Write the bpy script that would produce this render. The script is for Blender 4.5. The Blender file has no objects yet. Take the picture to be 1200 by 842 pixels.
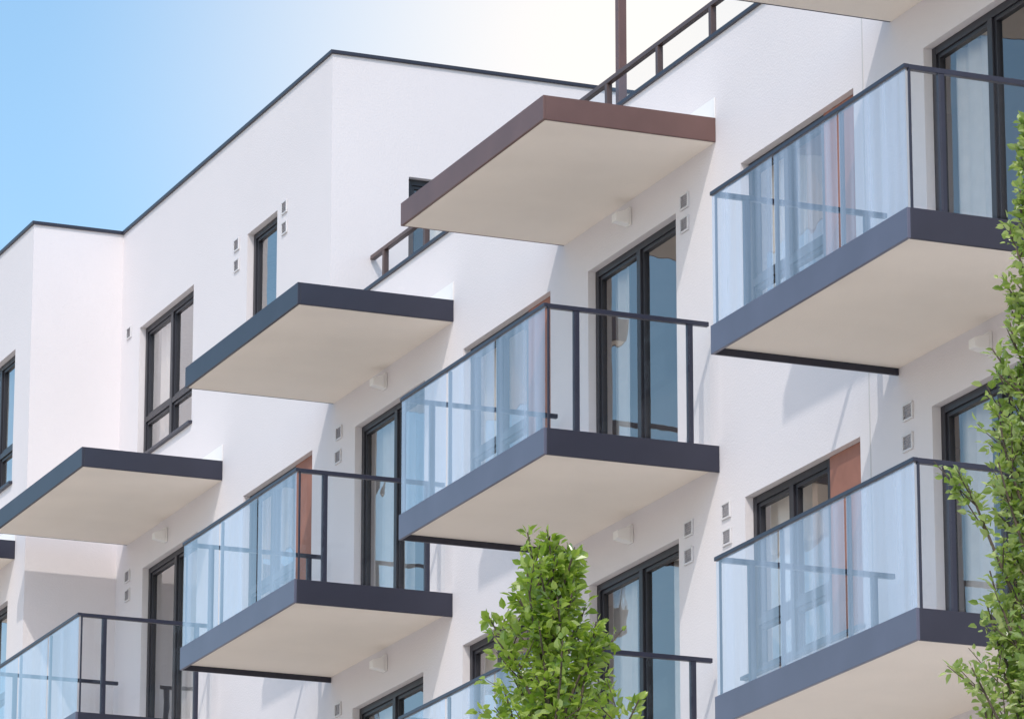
import bpy, math, random
from mathutils import Vector, Matrix
R_ = math.radians
scn = bpy.context.scene
COL = scn.collection

# ------------------------------------------------------------------ camera
F = 5700.0; PITCH = R_(15.64); AZ = R_(22.6)
vx, vy = -math.cos(AZ), math.sin(AZ)
CAM = Vector((39.13, -18.35, 1.734))
FW = Vector((vx*math.cos(PITCH), vy*math.cos(PITCH), math.sin(PITCH)))
UP = Vector((-vx*math.sin(PITCH), -vy*math.sin(PITCH), math.cos(PITCH)))
RT = Vector((math.sin(AZ), math.cos(AZ), 0))
cd = bpy.data.cameras.new('camera'); cam = bpy.data.objects.new('camera', cd); COL.objects.link(cam)
cam.location = CAM
cam.rotation_euler = (math.pi/2+PITCH, 0, math.pi/2-AZ)
cd.sensor_width = 36; cd.lens = F/1200*36; cd.clip_end = 3000; cd.clip_start = .1
scn.camera = cam
def ray(px, py): return FW + RT*((px-600)/F) + UP*((421-py)/F)
def atY(px, py, y=0.0):
    d = ray(px, py); t = (y-CAM.y)/d.y; return CAM + d*t
def atX(px, py, x):
    d = ray(px, py); t = (x-CAM.x)/d.x; return CAM + d*t
def atD(px, py, D):
    d = ray(px, py); h = math.hypot(d.x, d.y); return CAM + d*(D/h)

# ------------------------------------------------------------------ materials
def newmat(name):
    m = bpy.data.materials.new(name); m.use_nodes = True
    nt = m.node_tree; b = nt.nodes['Principled BSDF']; return m, nt, b
def link(nt, a, b): nt.links.new(a, b)
def surf(name, base, rough=.6, metal=0, var=.08, nscale=3.0, bump=0.0, bscale=60, spec=.5):
    m, nt, b = newmat(name)
    tc = nt.nodes.new('ShaderNodeTexCoord')
    n = nt.nodes.new('ShaderNodeTexNoise'); n.inputs['Scale'].default_value = nscale; n.inputs['Detail'].default_value = 5
    link(nt, tc.outputs['Object'], n.inputs['Vector'])
    rp = nt.nodes.new('ShaderNodeValToRGB')
    rp.color_ramp.elements[0].position = .3; rp.color_ramp.elements[1].position = .7
    rp.color_ramp.elements[0].color = tuple(c*(1-var) for c in base)+(1,)
    rp.color_ramp.elements[1].color = tuple(min(1, c*(1+var)) for c in base)+(1,)
    link(nt, n.outputs['Fac'], rp.inputs['Fac']); link(nt, rp.outputs['Color'], b.inputs['Base Color'])
    b.inputs['Roughness'].default_value = rough; b.inputs['Metallic'].default_value = metal
    b.inputs['Specular IOR Level'].default_value = spec
    if bump > 0:
        n2 = nt.nodes.new('ShaderNodeTexNoise'); n2.inputs['Scale'].default_value = bscale; n2.inputs['Detail'].default_value = 3
        link(nt, tc.outputs['Object'], n2.inputs['Vector'])
        bp = nt.nodes.new('ShaderNodeBump'); bp.inputs['Strength'].default_value = bump; bp.inputs['Distance'].default_value = .02
        link(nt, n2.outputs['Fac'], bp.inputs['Height']); link(nt, bp.outputs['Normal'], b.inputs['Normal'])
    return m
def glass(name, tint, fmul, scat=0.0, scol=(.6, .75, .95), wob=0.0, base=.04):
    """thin clear sheet: see-through tint, mirror reflection growing at grazing angles (same from both sides)"""
    m, nt, b = newmat(name); nt.nodes.remove(b); out = nt.nodes['Material Output']
    tr = nt.nodes.new('ShaderNodeBsdfTransparent'); tr.inputs['Color'].default_value = tint+(1,)
    gl = nt.nodes.new('ShaderNodeBsdfGlossy'); gl.inputs['Roughness'].default_value = 0.0
    ge = nt.nodes.new('ShaderNodeNewGeometry')
    dt = nt.nodes.new('ShaderNodeVectorMath'); dt.operation = 'DOT_PRODUCT'
    link(nt, ge.outputs['True Normal'], dt.inputs[0]); link(nt, ge.outputs['Incoming'], dt.inputs[1])
    def mth(op, a, v, clamp=False):
        k = nt.nodes.new('ShaderNodeMath'); k.operation = op; k.use_clamp = clamp
        if a is not None: link(nt, a, k.inputs[0])
        if v is not None: k.inputs[1].default_value = v
        return k
    ab = mth('ABSOLUTE', dt.outputs['Value'], None)
    om = mth('SUBTRACT', None, None); om.inputs[0].default_value = 1.0; link(nt, ab.outputs[0], om.inputs[1])
    pw = mth('POWER', om.outputs[0], 5.0); mu = mth('MULTIPLY', pw.outputs[0], fmul); ad = mth('ADD', mu.outputs[0], base, True)
    src = tr.outputs['BSDF']
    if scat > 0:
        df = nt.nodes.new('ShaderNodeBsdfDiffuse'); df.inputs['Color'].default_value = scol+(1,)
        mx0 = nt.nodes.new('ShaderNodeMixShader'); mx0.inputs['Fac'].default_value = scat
        # sky reflection painted as pale diffuse colour, in uneven vertical streaks
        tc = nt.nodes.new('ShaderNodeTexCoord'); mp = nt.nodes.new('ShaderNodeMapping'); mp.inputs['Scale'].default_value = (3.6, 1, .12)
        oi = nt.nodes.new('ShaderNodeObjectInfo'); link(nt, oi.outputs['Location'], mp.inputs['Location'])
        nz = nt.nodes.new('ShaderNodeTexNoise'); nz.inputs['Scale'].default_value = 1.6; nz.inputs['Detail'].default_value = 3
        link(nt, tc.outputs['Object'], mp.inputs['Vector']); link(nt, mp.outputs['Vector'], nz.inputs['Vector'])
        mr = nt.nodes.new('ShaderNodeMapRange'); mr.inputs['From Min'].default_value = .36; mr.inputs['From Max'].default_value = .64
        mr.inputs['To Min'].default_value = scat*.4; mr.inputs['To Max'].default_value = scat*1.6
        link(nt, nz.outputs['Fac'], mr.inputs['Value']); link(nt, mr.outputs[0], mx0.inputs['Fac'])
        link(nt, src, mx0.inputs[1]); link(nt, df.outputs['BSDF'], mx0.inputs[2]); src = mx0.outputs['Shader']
    if wob > 0:
        tc = nt.nodes.new('ShaderNodeTexCoord'); n2 = nt.nodes.new('ShaderNodeTexNoise'); n2.inputs['Scale'].default_value = 1.3
        link(nt, tc.outputs['Object'], n2.inputs['Vector'])
        bp = nt.nodes.new('ShaderNodeBump'); bp.inputs['Strength'].default_value = wob; bp.inputs['Distance'].default_value = .03
        link(nt, n2.outputs['Fac'], bp.inputs['Height']); link(nt, bp.outputs['Normal'], gl.inputs['Normal'])
    mx = nt.nodes.new('ShaderNodeMixShader')
    link(nt, ad.outputs[0], mx.inputs['Fac']); link(nt, src, mx.inputs[1]); link(nt, gl.outputs['BSDF'], mx.inputs[2])
    link(nt, mx.outputs['Shader'], out.inputs['Surface'])
    return m
MT = {
 'stucco': surf('white_stucco', (.725, .69, .705), .9, var=.015, nscale=.7, bump=.18, bscale=48, spec=.2),
 'soffit': surf('soffit_render', (.87, .80, .72), .9, var=.025, nscale=1.5, bump=.12, bscale=70, spec=.2),
 'white': surf('white_paint', (.82, .81, .80), .5, var=.02),
 'dark': surf('anthracite_sheet', (.024, .025, .042), .38, var=.12, nscale=2),
 'flare_brown': surf('flare_tinted_sheet', (.135, .072, .063), .42, var=.12, nscale=2),  # dark sheet with the sun flare's warm tint put into its colour
 'flare_dark': surf('flare_warmed_dark_paint', (.085, .052, .048), .42, var=.12, nscale=2),  # dark railing paint, its colour warmed to carry the flare
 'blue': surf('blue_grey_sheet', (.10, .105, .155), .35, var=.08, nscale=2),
 'frame': surf('window_frame', (.022, .021, .028), .4, var=.1),
 'rail': surf('railing_steel', (.022, .025, .045), .35, var=.1),
 'terra': surf('terracotta_panel', (.32, .14, .10), .7, var=.1, nscale=6),
 'slat': surf('vent_slat', (.46, .45, .48), .5, var=.05),
 'ventf': surf('vent_frame', (.66, .65, .66), .5, var=.03),
 'room': surf('room_paint', (.48, .31, .22), .9, var=.05),
 'curtain': surf('curtain_cloth', (.80, .75, .70), .95, var=.05, nscale=8),
 'joint': surf('joint_sealant', (.56, .55, .55), .9, var=.03),
 'roofing': surf('roof_gravel', (.3, .29, .28), .95, var=.2, nscale=20),
 'ground': surf('paving', (.57, .50, .42), .95, var=.12, nscale=.5, bump=.2, bscale=8),
 'bark': surf('bark', (.10, .075, .055), .9, var=.35, nscale=14, bump=.6, bscale=30),
 'pane': glass('window_glass', (.95, .95, .95), 2.8, wob=.28, base=.16),
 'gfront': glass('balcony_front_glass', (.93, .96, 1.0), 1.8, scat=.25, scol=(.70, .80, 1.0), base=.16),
 'gside': glass('balcony_side_glass', (.97, .985, .99), .9, base=.03),
}
def leafmat(name, c0, c1, tcol):
    m, nt, b = newmat(name); out = nt.nodes['Material Output']
    g = nt.nodes.new('ShaderNodeNewGeometry')
    rp = nt.nodes.new('ShaderNodeValToRGB'); rp.color_ramp.elements[0].color = c0+(1,); rp.color_ramp.elements[1].color = c1+(1,)
    link(nt, g.outputs['Random Per Island'], rp.inputs['Fac']); link(nt, rp.outputs['Color'], b.inputs['Base Color'])
    b.inputs['Roughness'].default_value = .25; b.inputs['Specular IOR Level'].default_value = .8
    tl = nt.nodes.new('ShaderNodeBsdfTranslucent'); tl.inputs['Color'].default_value = tcol+(1,)
    mx = nt.nodes.new('ShaderNodeMixShader'); mx.inputs['Fac'].default_value = .40
    link(nt, b.outputs['BSDF'], mx.inputs[1]); link(nt, tl.outputs['BSDF'], mx.inputs[2]); link(nt, mx.outputs['Shader'], out.inputs['Surface'])
    return m
MT['leafA'] = leafmat('leaf_bright', (.06, .13, .012), (.42, .50, .13), (.48, .68, .06))
MT['leafB'] = leafmat('leaf_fresh', (.07, .15, .02), (.52, .58, .26), (.50, .66, .10))

# ------------------------------------------------------------------ mesh helpers
class MB:
    def __init__(s, tf=None): s.v = []; s.f = []; s.tf = tf
    def add(s, vs, fs):
        o = len(s.v)
        s.v += [s.tf(Vector(p)) if s.tf else Vector(p) for p in vs]; s.f += [tuple(i+o for i in f) for f in fs]
    def box(s, x0, x1, y0, y1, z0, z1):
        s.add([(x0,y0,z0),(x1,y0,z0),(x1,y1,z0),(x0,y1,z0),(x0,y0,z1),(x1,y0,z1),(x1,y1,z1),(x0,y1,z1)],
              [(0,3,2,1),(4,5,6,7),(0,1,5,4),(1,2,6,5),(2,3,7,6),(3,0,4,7)])
    def quad(s, a, b, c, d): s.add([a,b,c,d], [(0,1,2,3)])
    def tube(s, pts, rads, n=6):
        o = []
        for i, p in enumerate(pts):
            t = (pts[min(i+1, len(pts)-1)] - pts[max(i-1, 0)]).normalized()
            a = t.cross(Vector((.31, .95, .1))).normalized(); b = t.cross(a)
            for k in range(n):
                an = 2*math.pi*k/n; o.append(p + a*math.cos(an)*rads[i] + b*math.sin(an)*rads[i])
        fs = []
        for i in range(len(pts)-1):
            for k in range(n):
                fs.append((i*n+k, i*n+(k+1)%n, (i+1)*n+(k+1)%n, (i+1)*n+k))
        s.add(o, fs)
    def build(s, name, mat, parent=None, bevel=0, smooth=False):
        me = bpy.data.meshes.new(name); me.from_pydata([tuple(p) for p in s.v], [], s.f)
        me.materials.append(MT[mat] if isinstance(mat, str) else mat); me.update()
        if smooth: me.polygons.foreach_set('use_smooth', [True]*len(me.polygons))
        o = bpy.data.objects.new(name, me); COL.objects.link(o)
        if parent: o.parent = parent
        if bevel:
            bv = o.modifiers.new('bevel', 'BEVEL'); bv.width = bevel; bv.segments = 2; bv.limit_method = 'ANGLE'
        return o
def empty(name, loc, label, cat, group=None):
    o = bpy.data.objects.new(name, None); COL.objects.link(o); o.location = loc; o.empty_display_size = .3
    o['label'] = label; o['category'] = cat
    if group: o['group'] = group
    return o
def copy_tree(o, parent):
    c = o.copy(); COL.objects.link(c); c.parent = parent
    for ch in [k for k in COL.objects if k.parent == o]: copy_tree(ch, c)
    return c
def wall_panel(mb, x0, x1, z0, z1, y, ops, depth):
    xs = sorted({x0, x1, *[v for o in ops for v in o[:2]]}); zs = sorted({z0, z1, *[v for o in ops for v in o[2:4]]})
    xs = [v for v in xs if x0 <= v <= x1]; zs = [v for v in zs if z0 <= v <= z1]
    for i in range(len(xs)-1):
        for j in range(len(zs)-1):
            cx, cz = (xs[i]+xs[i+1])/2, (zs[j]+zs[j+1])/2
            if any(o[0] < cx < o[1] and o[2] < cz < o[3] for o in ops): continue
            mb.quad((xs[i],y,zs[j]), (xs[i+1],y,zs[j]), (xs[i+1],y,zs[j+1]), (xs[i],y,zs[j+1]))
    for a, b, c, d in ops:
        e = y+depth
        mb.quad((a,y,c),(a,e,c),(a,e,d),(a,y,d)); mb.quad((b,y,c),(b,y,d),(b,e,d),(b,e,c))
        mb.quad((a,y,d),(a,e,d),(b,e,d),(b,y,d)); mb.quad((a,y,c),(b,y,c),(b,e,c),(a,e,c))

# ------------------------------------------------------------------ building
bld = empty('apartment_building', (0, 0, 0),
            'white rendered apartment building with glass fronted balconies and dark edged canopies', 'building')
ZB = 13.0; H = 3.165; ZC = ZB + H; ZL = ZB - H
D = 1.75; LEN = 3.61
XB = {'R': 7.19, 'C': 0.0, 'L': -6.55, 'F': -13.9}
pk = atY(440, 335); ZPAR = pk.z
c = atY(390, 63); XL = c.x; ZTOP = c.z
XF = atY(145, 276).x
fc = atX(40, 266, XF); YF = fc.y; ZTF = ZTOP
XEND = 17.0; XFAR = XF - 14; YBACK = 12.0

REV = .17      # reveal depth
dl = atY(689, 318); dr = atY(792, 262)
DW = dr.x - dl.x; DTOP = dl.z - ZB
door_x = {'C': dl.x, 'L': atY(416, 505).x, 'R': atY(1082, 60).x, 'F': atY(167, 668).x}
kl = atY(873, 582); kr = atY(1008, 511)
KW = kr.x - kl.x; KTOP = kl.z - ZL; KSILL = KTOP - 1.66
kit_r = {'R': kr.x, 'C': atY(645, 340).x, 'L': atY(366, 528).x}
ops = []
doors = []; kits = []
for k in XB:
    for z in (ZB, ZL):
        o = (door_x[k], door_x[k]+DW, z+.03, z+DTOP); ops.append(o); doors.append((k, z, o))
for k in kit_r:
    for z in (ZB, ZL):
        o = (kit_r[k]-KW, kit_r[k], z+KSILL, z+KTOP); ops.append(o); kits.append((k, z, o))
w1l = atY(164, 380); w1t = atY(180, 380, REV-.06).z; w1b = atY(178, 535, REV-.06).z; w1r = atY(227, 345).x
W1 = (w1l.x, w1r, w1b, w1t)
w2t = atY(305, 272, REV-.06).z
W2 = (atY(290, 280).x, atY(325, 255).x, w1b, w2t)
ops_left = [o for o in ops if o[1] <= XL] + [W1, W2]
ops_main = [o for o in ops if o[0] > XL]
mb = MB()
wall_panel(mb, XL, XEND, 0, ZPAR, 0, ops_main, REV)
wall_panel(mb, XF, XL, 0, ZTOP, 0, ops_left, REV)
mb.quad((XL, .25, ZPAR), (XEND, .25, ZPAR), (XEND, .25, ZPAR-.5), (XL, .25, ZPAR-.5))   # parapet inner face
mb.quad((XL, 0, ZPAR), (XEND, 0, ZPAR), (XEND, .25, ZPAR), (XL, .25, ZPAR))
mb.quad((XEND, 0, 0), (XEND, YBACK, 0), (XEND, YBACK, ZPAR-.5), (XEND, 0, ZPAR-.5))
mb.quad((XFAR, YBACK, 0), (XEND, YBACK, 0), (XEND, YBACK, ZPAR-.5), (XFAR, YBACK, ZPAR-.5))
mb.quad((XFAR, YBACK, ZPAR-.5), (XL, YBACK, ZPAR-.5), (XL, YBACK, ZTOP), (XFAR, YBACK, ZTOP))
mb.build('facade_wall', 'stucco', bld)
# side wall of the taller block (faces +X)
sd = atX(479, 207, XL)
S1 = (sd.y, sd.y+1.0, ZPAR-.35, sd.z)
tfS = lambda p: Vector((XL - p.y, p.x, p.z))
mb = MB(tfS); wall_panel(mb, 0, YBACK, ZPAR-.5, ZTOP, 0, [S1], REV); mb.build('side_wall', 'stucco', bld)
# far block
FW1r = atY(18, 415, YF).x; FW1t = atY(3, 430, YF+.1).z; FW1b = atY(3, 580, YF+.1).z
FO1 = (FW1r-1.75, FW1r, FW1b, FW1t)
fw2 = atY(9, 703, YF)
FO2 = (fw2.x-1.75, fw2.x, fw2.z-1.66, fw2.z)
mb = MB(); wall_panel(mb, XFAR, XF, 0, ZTF, YF, [FO1, FO2], REV)
mb.quad((XF, YF, 0), (XF, 0, 0), (XF, 0, ZTF), (XF, YF, ZTF))
mb.quad((XFAR, YF, 0), (XFAR, YBACK, 0), (XFAR, YBACK, ZTF), (XFAR, YF, ZTF))
mb.build('facade_wall', 'stucco', bld)
# roofs
mb = MB(); mb.box(XL, XEND, .25, YBACK, ZPAR-.6, ZPAR-.5); mb.build('terrace_floor', 'roofing', bld)
mb = MB(); mb.box(XFAR+.01, XL-.02, .02, YBACK-.01, ZTOP-.2, ZTOP-.02); mb.box(XFAR+.01, XF-.02, YF+.02, .02, ZTOP-.2, ZTOP-.02); mb.build('roof', 'roofing', bld)
# copings
def strip(name, segs, mat='dark', bev=.004):
    m = MB()
    for s in segs: m.box(*s)
    return m.build(name, mat, bld, bevel=bev)
t = .042
strip('roof_coping', [(XF-.03, XL+.03, -.03, .3, ZTOP, ZTOP+t), (XL-.3, XL+.03, .3, YBACK, ZTOP, ZTOP+t),
                 (XFAR, XF+.03, YF-.03, YF+.3, ZTF, ZTF+t), (XF-.3, XF+.03, YF+.3, -.03, ZTF, ZTF+t)])
strip('parapet_coping', [(XL+.002, XEND+.03, -.03, .28, ZPAR, ZPAR+.04)])
# interior
mb = MB()
mb.quad((XL, 3.2, ZL-H), (XEND, 3.2, ZL-H), (XEND, 3.2, ZPAR-.6), (XL, 3.2, ZPAR-.6))
mb.quad((XFAR, 3.2, ZL-H), (XL, 3.2, ZL-H), (XL, 3.2, ZTOP-.2), (XFAR, 3.2, ZTOP-.2))
for x in (XB['R']+1.5, XB['C']+1.5, XB['L']+1.0, XB['F']+1.0, XF-.1, XL-.2):
    mb.box(x, x+.1, .2, 3.2, ZL-H, ZPAR-.6)
mb.build('interior_wall', 'room', bld)
for z in (ZL-H, ZL, ZB, ZC):
    mb = MB(); mb.box(XFAR+.1, XEND-.1, .2, 3.2, z-.25, z); mb.build('interior_floor', 'room', bld)

# ---- window / door unit
random.seed(4)
def curtain(x0, x1, z0, z1, y, tf, parent):
    m = MB(tf); n = max(6, int((x1-x0)/.035)); vs = []; ph = random.random()*6
    for i in range(n+1):
        x = x0+(x1-x0)*i/n
        yy = y + .03*math.sin(i*.95+ph) + .015*math.sin(i*2.3+ph)
        vs += [(x, yy, z0), (x, yy, z1)]
    m.add(vs, [(2*i, 2*i+2, 2*i+3, 2*i+1) for i in range(n)])
    return m.build('curtain', 'curtain', parent, smooth=True)
def unit(name, x0, x1, z0, z1, y, splits, transom=None, tf=None, fw=.07, curt=(), sill=False):
    """frame fills x0..x1 at depth y..y+.08; splits: x fractions of mullions"""
    fr = MB(tf); d0, d1 = y, y+.085
    fr.box(x0, x0+fw, d0, d1, z0, z1); fr.box(x1-fw, x1, d0, d1, z0, z1)
    fr.box(x0+fw, x1-fw, d0, d1, z1-fw, z1); fr.box(x0+fw, x1-fw, d0, d1, z0, z0+fw)
    xs = [x0+fw] + [x0+(x1-x0)*s for s in splits] + [x1-fw]
    for s in xs[1:-1]: fr.box(s-fw*.6, s+fw*.6, d0-.004, d1, z0+fw, z1-fw)
    win = fr.build(name, 'frame', bld, bevel=.004)
    for i in range(len(xs)-1):
        a = xs[i] + (fw*.6 if i else 0); b = xs[i+1] - (fw*.6 if i < len(xs)-2 else 0)
        zz = [z0+fw, z1-fw] if transom is None else [z0+fw, z0+(z1-z0)*transom, z1-fw]
        for j in range(len(zz)-1):
            c0, c1 = zz[j], zz[j+1]
            if transom is not None and j == 0:
                tb = MB(tf); tb.box(a, b, d0, d1, c1-.035, c1+.035); tb.build('transom', 'frame', win, bevel=.003); c1 -= .035
            elif transom is not None: c0 += .035
            sm = MB(tf); sw = .038; e0, e1 = d0+.02, d1-.01
            sm.box(a, a+sw, e0, e1, c0, c1); sm.box(b-sw, b, e0, e1, c0, c1)
            sm.box(a+sw, b-sw, e0, e1, c1-sw, c1); sm.box(a+sw, b-sw, e0, e1, c0, c0+sw)
            sm.build('sash', 'frame', win, bevel=.003)
            p = MB(tf); ym = (e0+e1)/2
            p.quad((a+sw, ym, c0+sw), (b-sw, ym, c0+sw), (b-sw, ym, c1-sw), (a+sw, ym, c1-sw))
            p.build('pane', 'pane', win)
    for (f0, f1) in curt:
        curtain(x0+(x1-x0)*f0, x0+(x1-x0)*f1, z0+.05, z1-.02, y+.2, tf, win)
    if sill:
        s = MB(tf); s.box(x0-.03, x1+.03, -.05, y, z0-.035, z0+.002); s.build('sill', 'dark', win, bevel=.004)
    return win
cs = {'C': [(.0, .20), (.78, 1)], 'L': [(.0, .5)], 'R': [(.0, .4), (.75, 1)], 'F': [(.2, 1)]}
for k, z, o in doors:
    w = unit('balcony_door', o[0], o[1], o[2], o[3], REV-.09, [.5], curt=cs[k] if z == ZB else [(.0, .25), (.7, 1)])
pxp = atY(978, 525, REV-.05).x; PF = (pxp-(kr.x-KW))/KW
for k, z, o in kits:
    xp = o[0]+KW*PF
    unit('window', o[0], xp, o[2], o[3], REV-.09, [.5], transom=.3, curt=[(0, .5)] if k != 'C' else [(0, .3)], sill=False)
    m = MB(); m.box(xp+.003, o[1]-.002, REV-.10, REV-.02, o[2]+.003, o[3]-.003); m.build('terracotta_panel', 'terra', bld)
    m = MB(); m.box(o[0]-.03, o[1]+.03, -.06, REV-.1, o[2]-.03, o[2]+.004); m.build('window_sill', 'dark', bld, bevel=.004)
unit('window', *W1, REV-.09, [.5], transom=.3, curt=[(0, .28)], sill=True)
unit('window', *W2, REV-.09, [], transom=.3, curt=[(.6, 1)], sill=True)
unit('terrace_window', *S1, REV-.09, [], tf=tfS, curt=[(.3, 1)])
tfF = lambda p: Vector((p.x, p.y+YF, p.z))
unit('window', *FO1, REV-.09, [.5], transom=.3, tf=tfF, curt=[(0, .5)], sill=True)
unit('window', *FO2, REV-.09, [.5], transom=.3, tf=tfF, curt=[(0, .6)], sill=True)

# ---- balconies
def make_balcony():
    m = MB(); m.box(-LEN+.03, -.03, -D+.03, .04, -.19, -.012)
    b = m.build('balcony', 'soffit', bld)
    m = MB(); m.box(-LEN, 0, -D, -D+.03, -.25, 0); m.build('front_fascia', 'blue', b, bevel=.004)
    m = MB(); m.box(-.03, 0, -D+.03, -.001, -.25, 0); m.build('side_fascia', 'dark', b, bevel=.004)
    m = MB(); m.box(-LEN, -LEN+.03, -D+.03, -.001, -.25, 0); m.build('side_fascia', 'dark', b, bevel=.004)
    RH = 1.175
    m = MB()
    m.box(-LEN+.005, -.005, -D+.004, -D+.05, RH-.035, RH)
    m.box(-.055, -.005, -D+.05, -.09, RH-.045, RH-.002); m.box(-LEN+.005, -LEN+.055, -D+.05, -.09, RH-.045, RH-.002)
    m.build('handrail', 'rail', b, bevel=.004)
    for sx in (0, -LEN):
        xa = sx-.05 if sx == 0 else sx+.01
        for fy in (.19, .84):
            yy = -D*(1-fy)
            m = MB(); m.box(xa, xa+.04, yy-.028, yy+.028, 0, RH-.045); m.build('post', 'rail', b, bevel=.003)
        for (f0, f1) in ((.02, .185), (.195, .835), (.845, .95)):
            m = MB(); xq = -.005 if sx == 0 else sx+.056
            m.quad((xq, -D*(1-f0)+.02, .02), (xq, -D*(1-f1), .02), (xq, -D*(1-f1), RH-.05), (xq, -D*(1-f0)+.02, RH-.05))
            m.build('side_glass_panel', 'gside', b)
    n = 3
    for i in range(n+1):
        x = -LEN + LEN*i/n; hw = .025
        if i in (0, n): x = min(max(x, -LEN+.02), -.02); hw = .009
        m = MB(); m.box(x-hw, x+hw, -D+.045, -D+.065, 0, RH-.035); m.build('post', 'rail', b, bevel=.003)
    for i in range(n):
        x0, x1, yq = -LEN+LEN*i/n+.016, -LEN+LEN*(i+1)/n-.016, -D+.02
        m = MB(); m.quad((x0, yq, .004), (x1, yq, .004), (x1, yq, RH-.036), (x0, yq, RH-.036)); m.build('front_glass_panel', 'gfront', b)
    return b
first = make_balcony()
n_b = 0
for z in (ZB, ZL):
    for k in ('C', 'L', 'R', 'F'):
        b = first if n_b == 0 else copy_tree(first, bld)
        b.location = (XB[k], 0, z); n_b += 1
def make_canopy(mat='dark'):
    m = MB(); m.box(-LEN+.03, -.03, -D+.03, .04, -.236, -.01); b = m.build('canopy', 'soffit', bld)
    m = MB()
    m.box(-LEN, 0, -D, -D+.03, -.235, 0); m.box(-.03, 0, -D+.03, -.001, -.235, 0); m.box(-LEN, -LEN+.03, -D+.03, -.001, -.235, 0)
    m.build('fascia', mat, b, bevel=.004)
    m = MB(); m.box(-LEN, 0, -.012, -.002, .0, .2); m.build('flashing', 'white', b)
    return b
can = make_canopy(); n_b = 0
for k in ('L', 'R', 'F'):
    b = can if n_b == 0 else copy_tree(can, bld)
    b.location = (XB[k], 0, ZC); n_b += 1
b = make_canopy('flare_brown'); b.location = (XB['C'], 0, ZC); b['label'] = 'canopy with a dark edge tinted for sun flare'
fcn = atY(18, 633, YF)
b = copy_tree(can, bld); b.location = (fcn.x, YF, fcn.z)

# ---- vents
def make_vent():
    m = MB(); w, h = .09, .075; q = .016
    m.box(-w, w, -.02, -.001, h-q, h); m.box(-w, w, -.02, -.001, -h, -h+q)
    m.box(-w, -w+q, -.02, -.001, -h+q, h-q); m.box(w-q, w, -.02, -.001, -h+q, h-q)
    v = m.build('wall_vent', 'ventf', bld, bevel=.002)
    m = MB()
    for i in range(6):
        z = -h+.022+i*.0215
        m.add([(-w+q, -.016, z-.008), (w-q, -.016, z-.008), (w-q, -.003, z+.01), (-w+q, -.003, z+.01)], [(0,1,2,3)])
    m.build('louvre', 'slat', v)
    return v
vp = [(398,507),(397,535),(150,675),(150,697),(852,598),(853,629),(808,619),(808,651),(803,236),(803,263),(278,287),(278,311),
      (334,243),(334,267),(1065,482),(1065,518),(152,390),(397,831)]
ve = make_vent()
for i, (x, y) in enumerate(vp):
    v = ve if i == 0 else copy_tree(ve, bld); v.location = atY(x, y)
# ---- lamps
def make_lamp():
    m = MB(); m.box(-.05, .05, -.03, -.001, -.09, .09); l = m.build('wall_lamp', 'white', bld, bevel=.006)
    m = MB(); m.add([(-.055,-.17,-.06),(.055,-.17,-.06),(.055,-.03,-.085),(-.055,-.03,-.085),(-.055,-.17,.02),(.055,-.17,.02),(.055,-.03,.07),(-.055,-.03,.07)],
                    [(0,3,2,1),(4,5,6,7),(0,1,5,4),(1,2,6,5),(2,3,7,6),(3,0,4,7)])
    m.build('lamp_housing', 'white', l, bevel=.008)
    return l
lp = [(452,447),(740,626),(738,255),(452,777),(195,627),(1160,402)]
la = make_lamp()
for i, (x, y) in enumerate(lp):
    l = la if i == 0 else copy_tree(la, bld); l.location = atY(x, y)
# ---- expansion joint
j0 = atY(1010, 60); m = MB(); m.box(j0.x, j0.x+.02, -.003, .002, 9, ZPAR); m.build('expansion_joint', 'joint', bld)
# ---- terrace railing
YR = .5; rt = atY(450, 290, YR); ZR = rt.z
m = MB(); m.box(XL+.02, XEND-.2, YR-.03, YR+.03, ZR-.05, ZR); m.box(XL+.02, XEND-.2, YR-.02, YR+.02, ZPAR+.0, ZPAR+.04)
rl = m.build('terrace_railing', 'flare_dark', bld, bevel=.005)
xs = []
x = rt.x+.05
while x < XEND:
    xs.append(x); x += 1.25
for i, x in enumerate(xs):
    m = MB(); m.box(x-.03, x+.03, YR-.03, YR+.03, ZPAR-.5, ZR-.05); m.build('post', 'flare_dark', rl, bevel=.004)
    if i < len(xs)-1:
        m = MB(); m.quad((x+.05, YR, ZPAR+.06), (x+1.2, YR, ZPAR+.06), (x+1.2, YR, ZR-.06), (x+.05, YR, ZR-.06)); m.build('glass_panel', 'gside', rl)
pp = atY(728, 100, .7)
m = MB(); m.box(pp.x-.045, pp.x+.045, .655, .745, ZPAR-.5, ZTOP+.6); m.build('terrace_mast', 'flare_brown', bld, bevel=.006)

# ------------------------------------------------------------------ ground
m = MB(); m.quad((-900, -900, 0), (900, -900, 0), (900, 900, 0), (-900, 900, 0))
g = m.build('ground', 'ground'); g['kind'] = 'structure'

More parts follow.
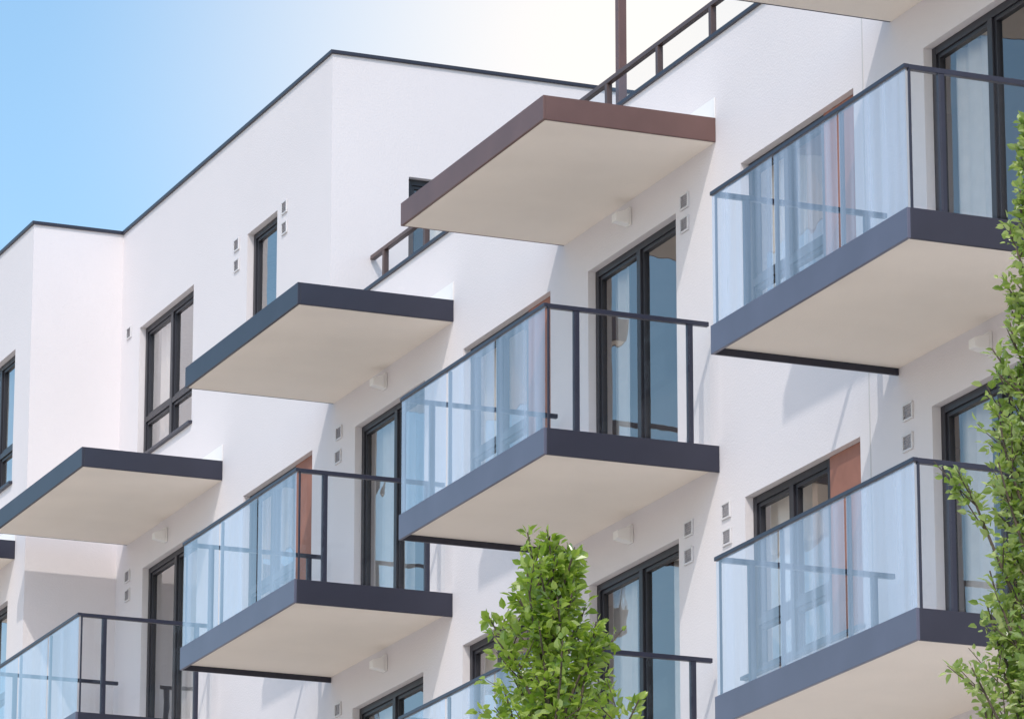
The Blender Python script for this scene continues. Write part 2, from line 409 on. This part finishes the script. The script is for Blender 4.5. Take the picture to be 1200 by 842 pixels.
# ------------------------------------------------------------------ trees
def tree(name, label, px, py, dist, prof, crown_len, nbr, leaf, leafmat_, seed, lean=(0, 0), dens=62, rv_=(.6, 1.2), els=(42, 66)):
    rnd = random.Random(seed)
    top = atD(px, py, dist); base = Vector((top.x-lean[0], top.y-lean[1], 0)); HT = top.z
    root = empty(name, base, label, 'tree')
    def trunk(h):
        s = min(h/HT, 1)
        return Vector((lean[0]*s**1.5+.05*math.sin(h*1.3+seed)*(1-s), lean[1]*s**1.5+.05*math.sin(h*1.7+seed*2)*(1-s), h))
    wood = MB(); pts = [trunk(HT*i/24) for i in range(25)]
    wood.tube(pts, [max(.006, .085*(1-i/24)**.8) for i in range(25)], 10)
    LV = []; LF = []
    def leafat(p, ax, nrm, L):
        ax = ax.normalized(); sd = ax.cross(nrm)
        if sd.length < .05: sd = ax.cross(Vector((1, .2, .1)))
        sd.normalize(); up = sd.cross(ax); w = L*rnd.uniform(.30, .40); o = len(LV); cu = rnd.uniform(-.12, .3)*L; fo = .3*w
        LV.extend([p, p+ax*L*.28+sd*w*.9+up*fo, p+ax*L*.62+sd*w*.8+up*(fo-cu*.3), p+ax*L-up*cu, p+ax*L*.62-sd*w*.8+up*(fo-cu*.3), p+ax*L*.28-sd*w*.9+up*fo])
        LF.extend([(o, o+1, o+2, o+3), (o, o+3, o+4, o+5)])
    def foliage(path, n, t0):
        for q in range(n):
            t_ = t0+(1-t0)*rnd.random()**.8; k = t_*(len(path)-1); i = min(int(k), len(path)-2); p = path[i].lerp(path[i+1], k-i)
            dr = (path[i+1]-path[i]).normalized()
            rv = Vector((rnd.gauss(0, 1), rnd.gauss(0, 1), rnd.gauss(0, .8))).normalized()
            ax = dr*.5+rv*.9+Vector((0, 0, -.1))
            nv = Vector((rnd.gauss(0, .75), rnd.gauss(0, .75), 1))
            leafat(p+rv*rnd.uniform(.005, .04), ax, nv, leaf*rnd.uniform(.5, 1.2))
    for i in range(nbr):
        s = .05+crown_len*((i+.5)/nbr)**1.25
        h = HT-s; az = i*2.39996+rnd.uniform(-.5, .5)
        Rr = prof(s)*rnd.uniform(*rv_); el = R_(rnd.uniform(*els))
        L = Rr/math.cos(el)*.95; p = trunk(max(.5, h - Rr*.9)); path = [p.copy()]
        d = Vector((math.cos(az)*math.cos(el), math.sin(az)*math.cos(el), math.sin(el)))
        for k in range(6):
            d = (d+Vector((rnd.gauss(0, .08), rnd.gauss(0, .08), .07))).normalized(); p = p+d*L/6; path.append(p.copy())
        wood.tube(path, [max(.0025, .004+.011*L*(1-k/6.0)) for k in range(7)], 5)
        foliage(path, int(dens*.16+L*dens), .25)
        for w in range(int(1+L*4)):
            t_ = rnd.uniform(.3, .85); k = t_*6; q = min(int(k), 5); p0 = path[q].lerp(path[q+1], k-q)
            d2 = (d*.6+Vector((rnd.gauss(0, .7), rnd.gauss(0, .7), .35))).normalized(); l2 = L*rnd.uniform(.2, .38)
            tp = [p0+d2*l2*z/3+Vector((0, 0, .03*z*z/9)) for z in range(4)]
            wood.tube(tp, [.004, .0035, .003, .002], 4); foliage(tp, int(4+l2*dens), .1)
    foliage([trunk(HT-.5), trunk(HT-.25), trunk(HT)], int(dens*.7), .1)
    wood.build('trunk', 'bark', root, smooth=True)
    cm = MB(); cm.v = LV; cm.f = LF; cm.build('crown', leafmat_, root)
    return root
tree('leafy_tree', 'young bright green tree whose top rises in front of the lower balconies', 648, 646, 25.0,
     lambda s: .13+.45*min(s, 1.0)**.8, 2.8, 88, .060, 'leafA', 21, dens=74, rv_=(.5, 1.0), els=(46, 66))
tree('leafy_tree', 'tall slender tree with pale green leaves beside the right hand balconies', 1212, 140, 23.0,
     lambda s: .06+.118*min(s, 4.0), 4.6, 160, .052, 'leafB', 8, lean=(.1, .1), dens=70, rv_=(.45, 1.12), els=(52, 72))

# ------------------------------------------------------------------ light
EL = R_(47); SAZ = R_(-38)     # sun azimuth measured from +X
sdv = Vector((math.cos(SAZ)*math.cos(EL), math.sin(SAZ)*math.cos(EL), math.sin(EL)))
sl = bpy.data.lights.new('sun', 'SUN'); sl.energy = 2.0; sl.angle = R_(.8); sl.color = (1, .93, .85)
so = bpy.data.objects.new('sun', sl); COL.objects.link(so); so.rotation_euler = sdv.to_track_quat('Z', 'Y').to_euler(); so.location = (20, -30, 40)
w = bpy.data.worlds.new('World'); scn.world = w; w.use_nodes = True; nt = w.node_tree
sky = nt.nodes.new('ShaderNodeTexSky'); sky.sky_type = 'NISHITA'; sky.sun_disc = False
sky.sun_elevation = EL; sky.sun_rotation = math.atan2(sdv.x, sdv.y); sky.air_density = 1.0; sky.dust_density = 1.2; sky.ozone_density = 1.0
# glow of the sun flare, mixed as white into one part of the sky (by world direction)
hs = nt.nodes.new('ShaderNodeHueSaturation'); hs.inputs['Hue'].default_value = .487; hs.inputs['Saturation'].default_value = 1.06; hs.inputs['Value'].default_value = 1.58
nt.links.new(sky.outputs['Color'], hs.inputs['Color'])
tc = nt.nodes.new('ShaderNodeTexCoord'); hd = ray(760, 60).normalized()
dp = nt.nodes.new('ShaderNodeVectorMath'); dp.operation = 'DOT_PRODUCT'; dp.inputs[1].default_value = tuple(hd)
nt.links.new(tc.outputs['Generated'], dp.inputs[0])
ac = nt.nodes.new('ShaderNodeMath'); ac.operation = 'ARCCOSINE'; nt.links.new(dp.outputs['Value'], ac.inputs[0])
mr = nt.nodes.new('ShaderNodeMapRange'); mr.interpolation_type = 'SMOOTHSTEP'
mr.inputs['From Min'].default_value = 0; mr.inputs['From Max'].default_value = R_(7.6); mr.inputs['To Min'].default_value = 1.0; mr.inputs['To Max'].default_value = 0
nt.links.new(ac.outputs[0], mr.inputs['Value'])
mx = nt.nodes.new('ShaderNodeMix'); mx.data_type = 'RGBA'; mx.inputs[7].default_value = (7.7, 7.3, 6.95, 1)
nt.links.new(mr.outputs[0], mx.inputs[0]); nt.links.new(hs.outputs['Color'], mx.inputs[6])
nt.links.new(mx.outputs[2], nt.nodes['Background'].inputs['Color']); nt.nodes['Background'].inputs['Strength'].default_value = .14
scn.view_settings.view_transform = 'Standard'; scn.view_settings.look = 'None'; scn.view_settings.exposure = 0
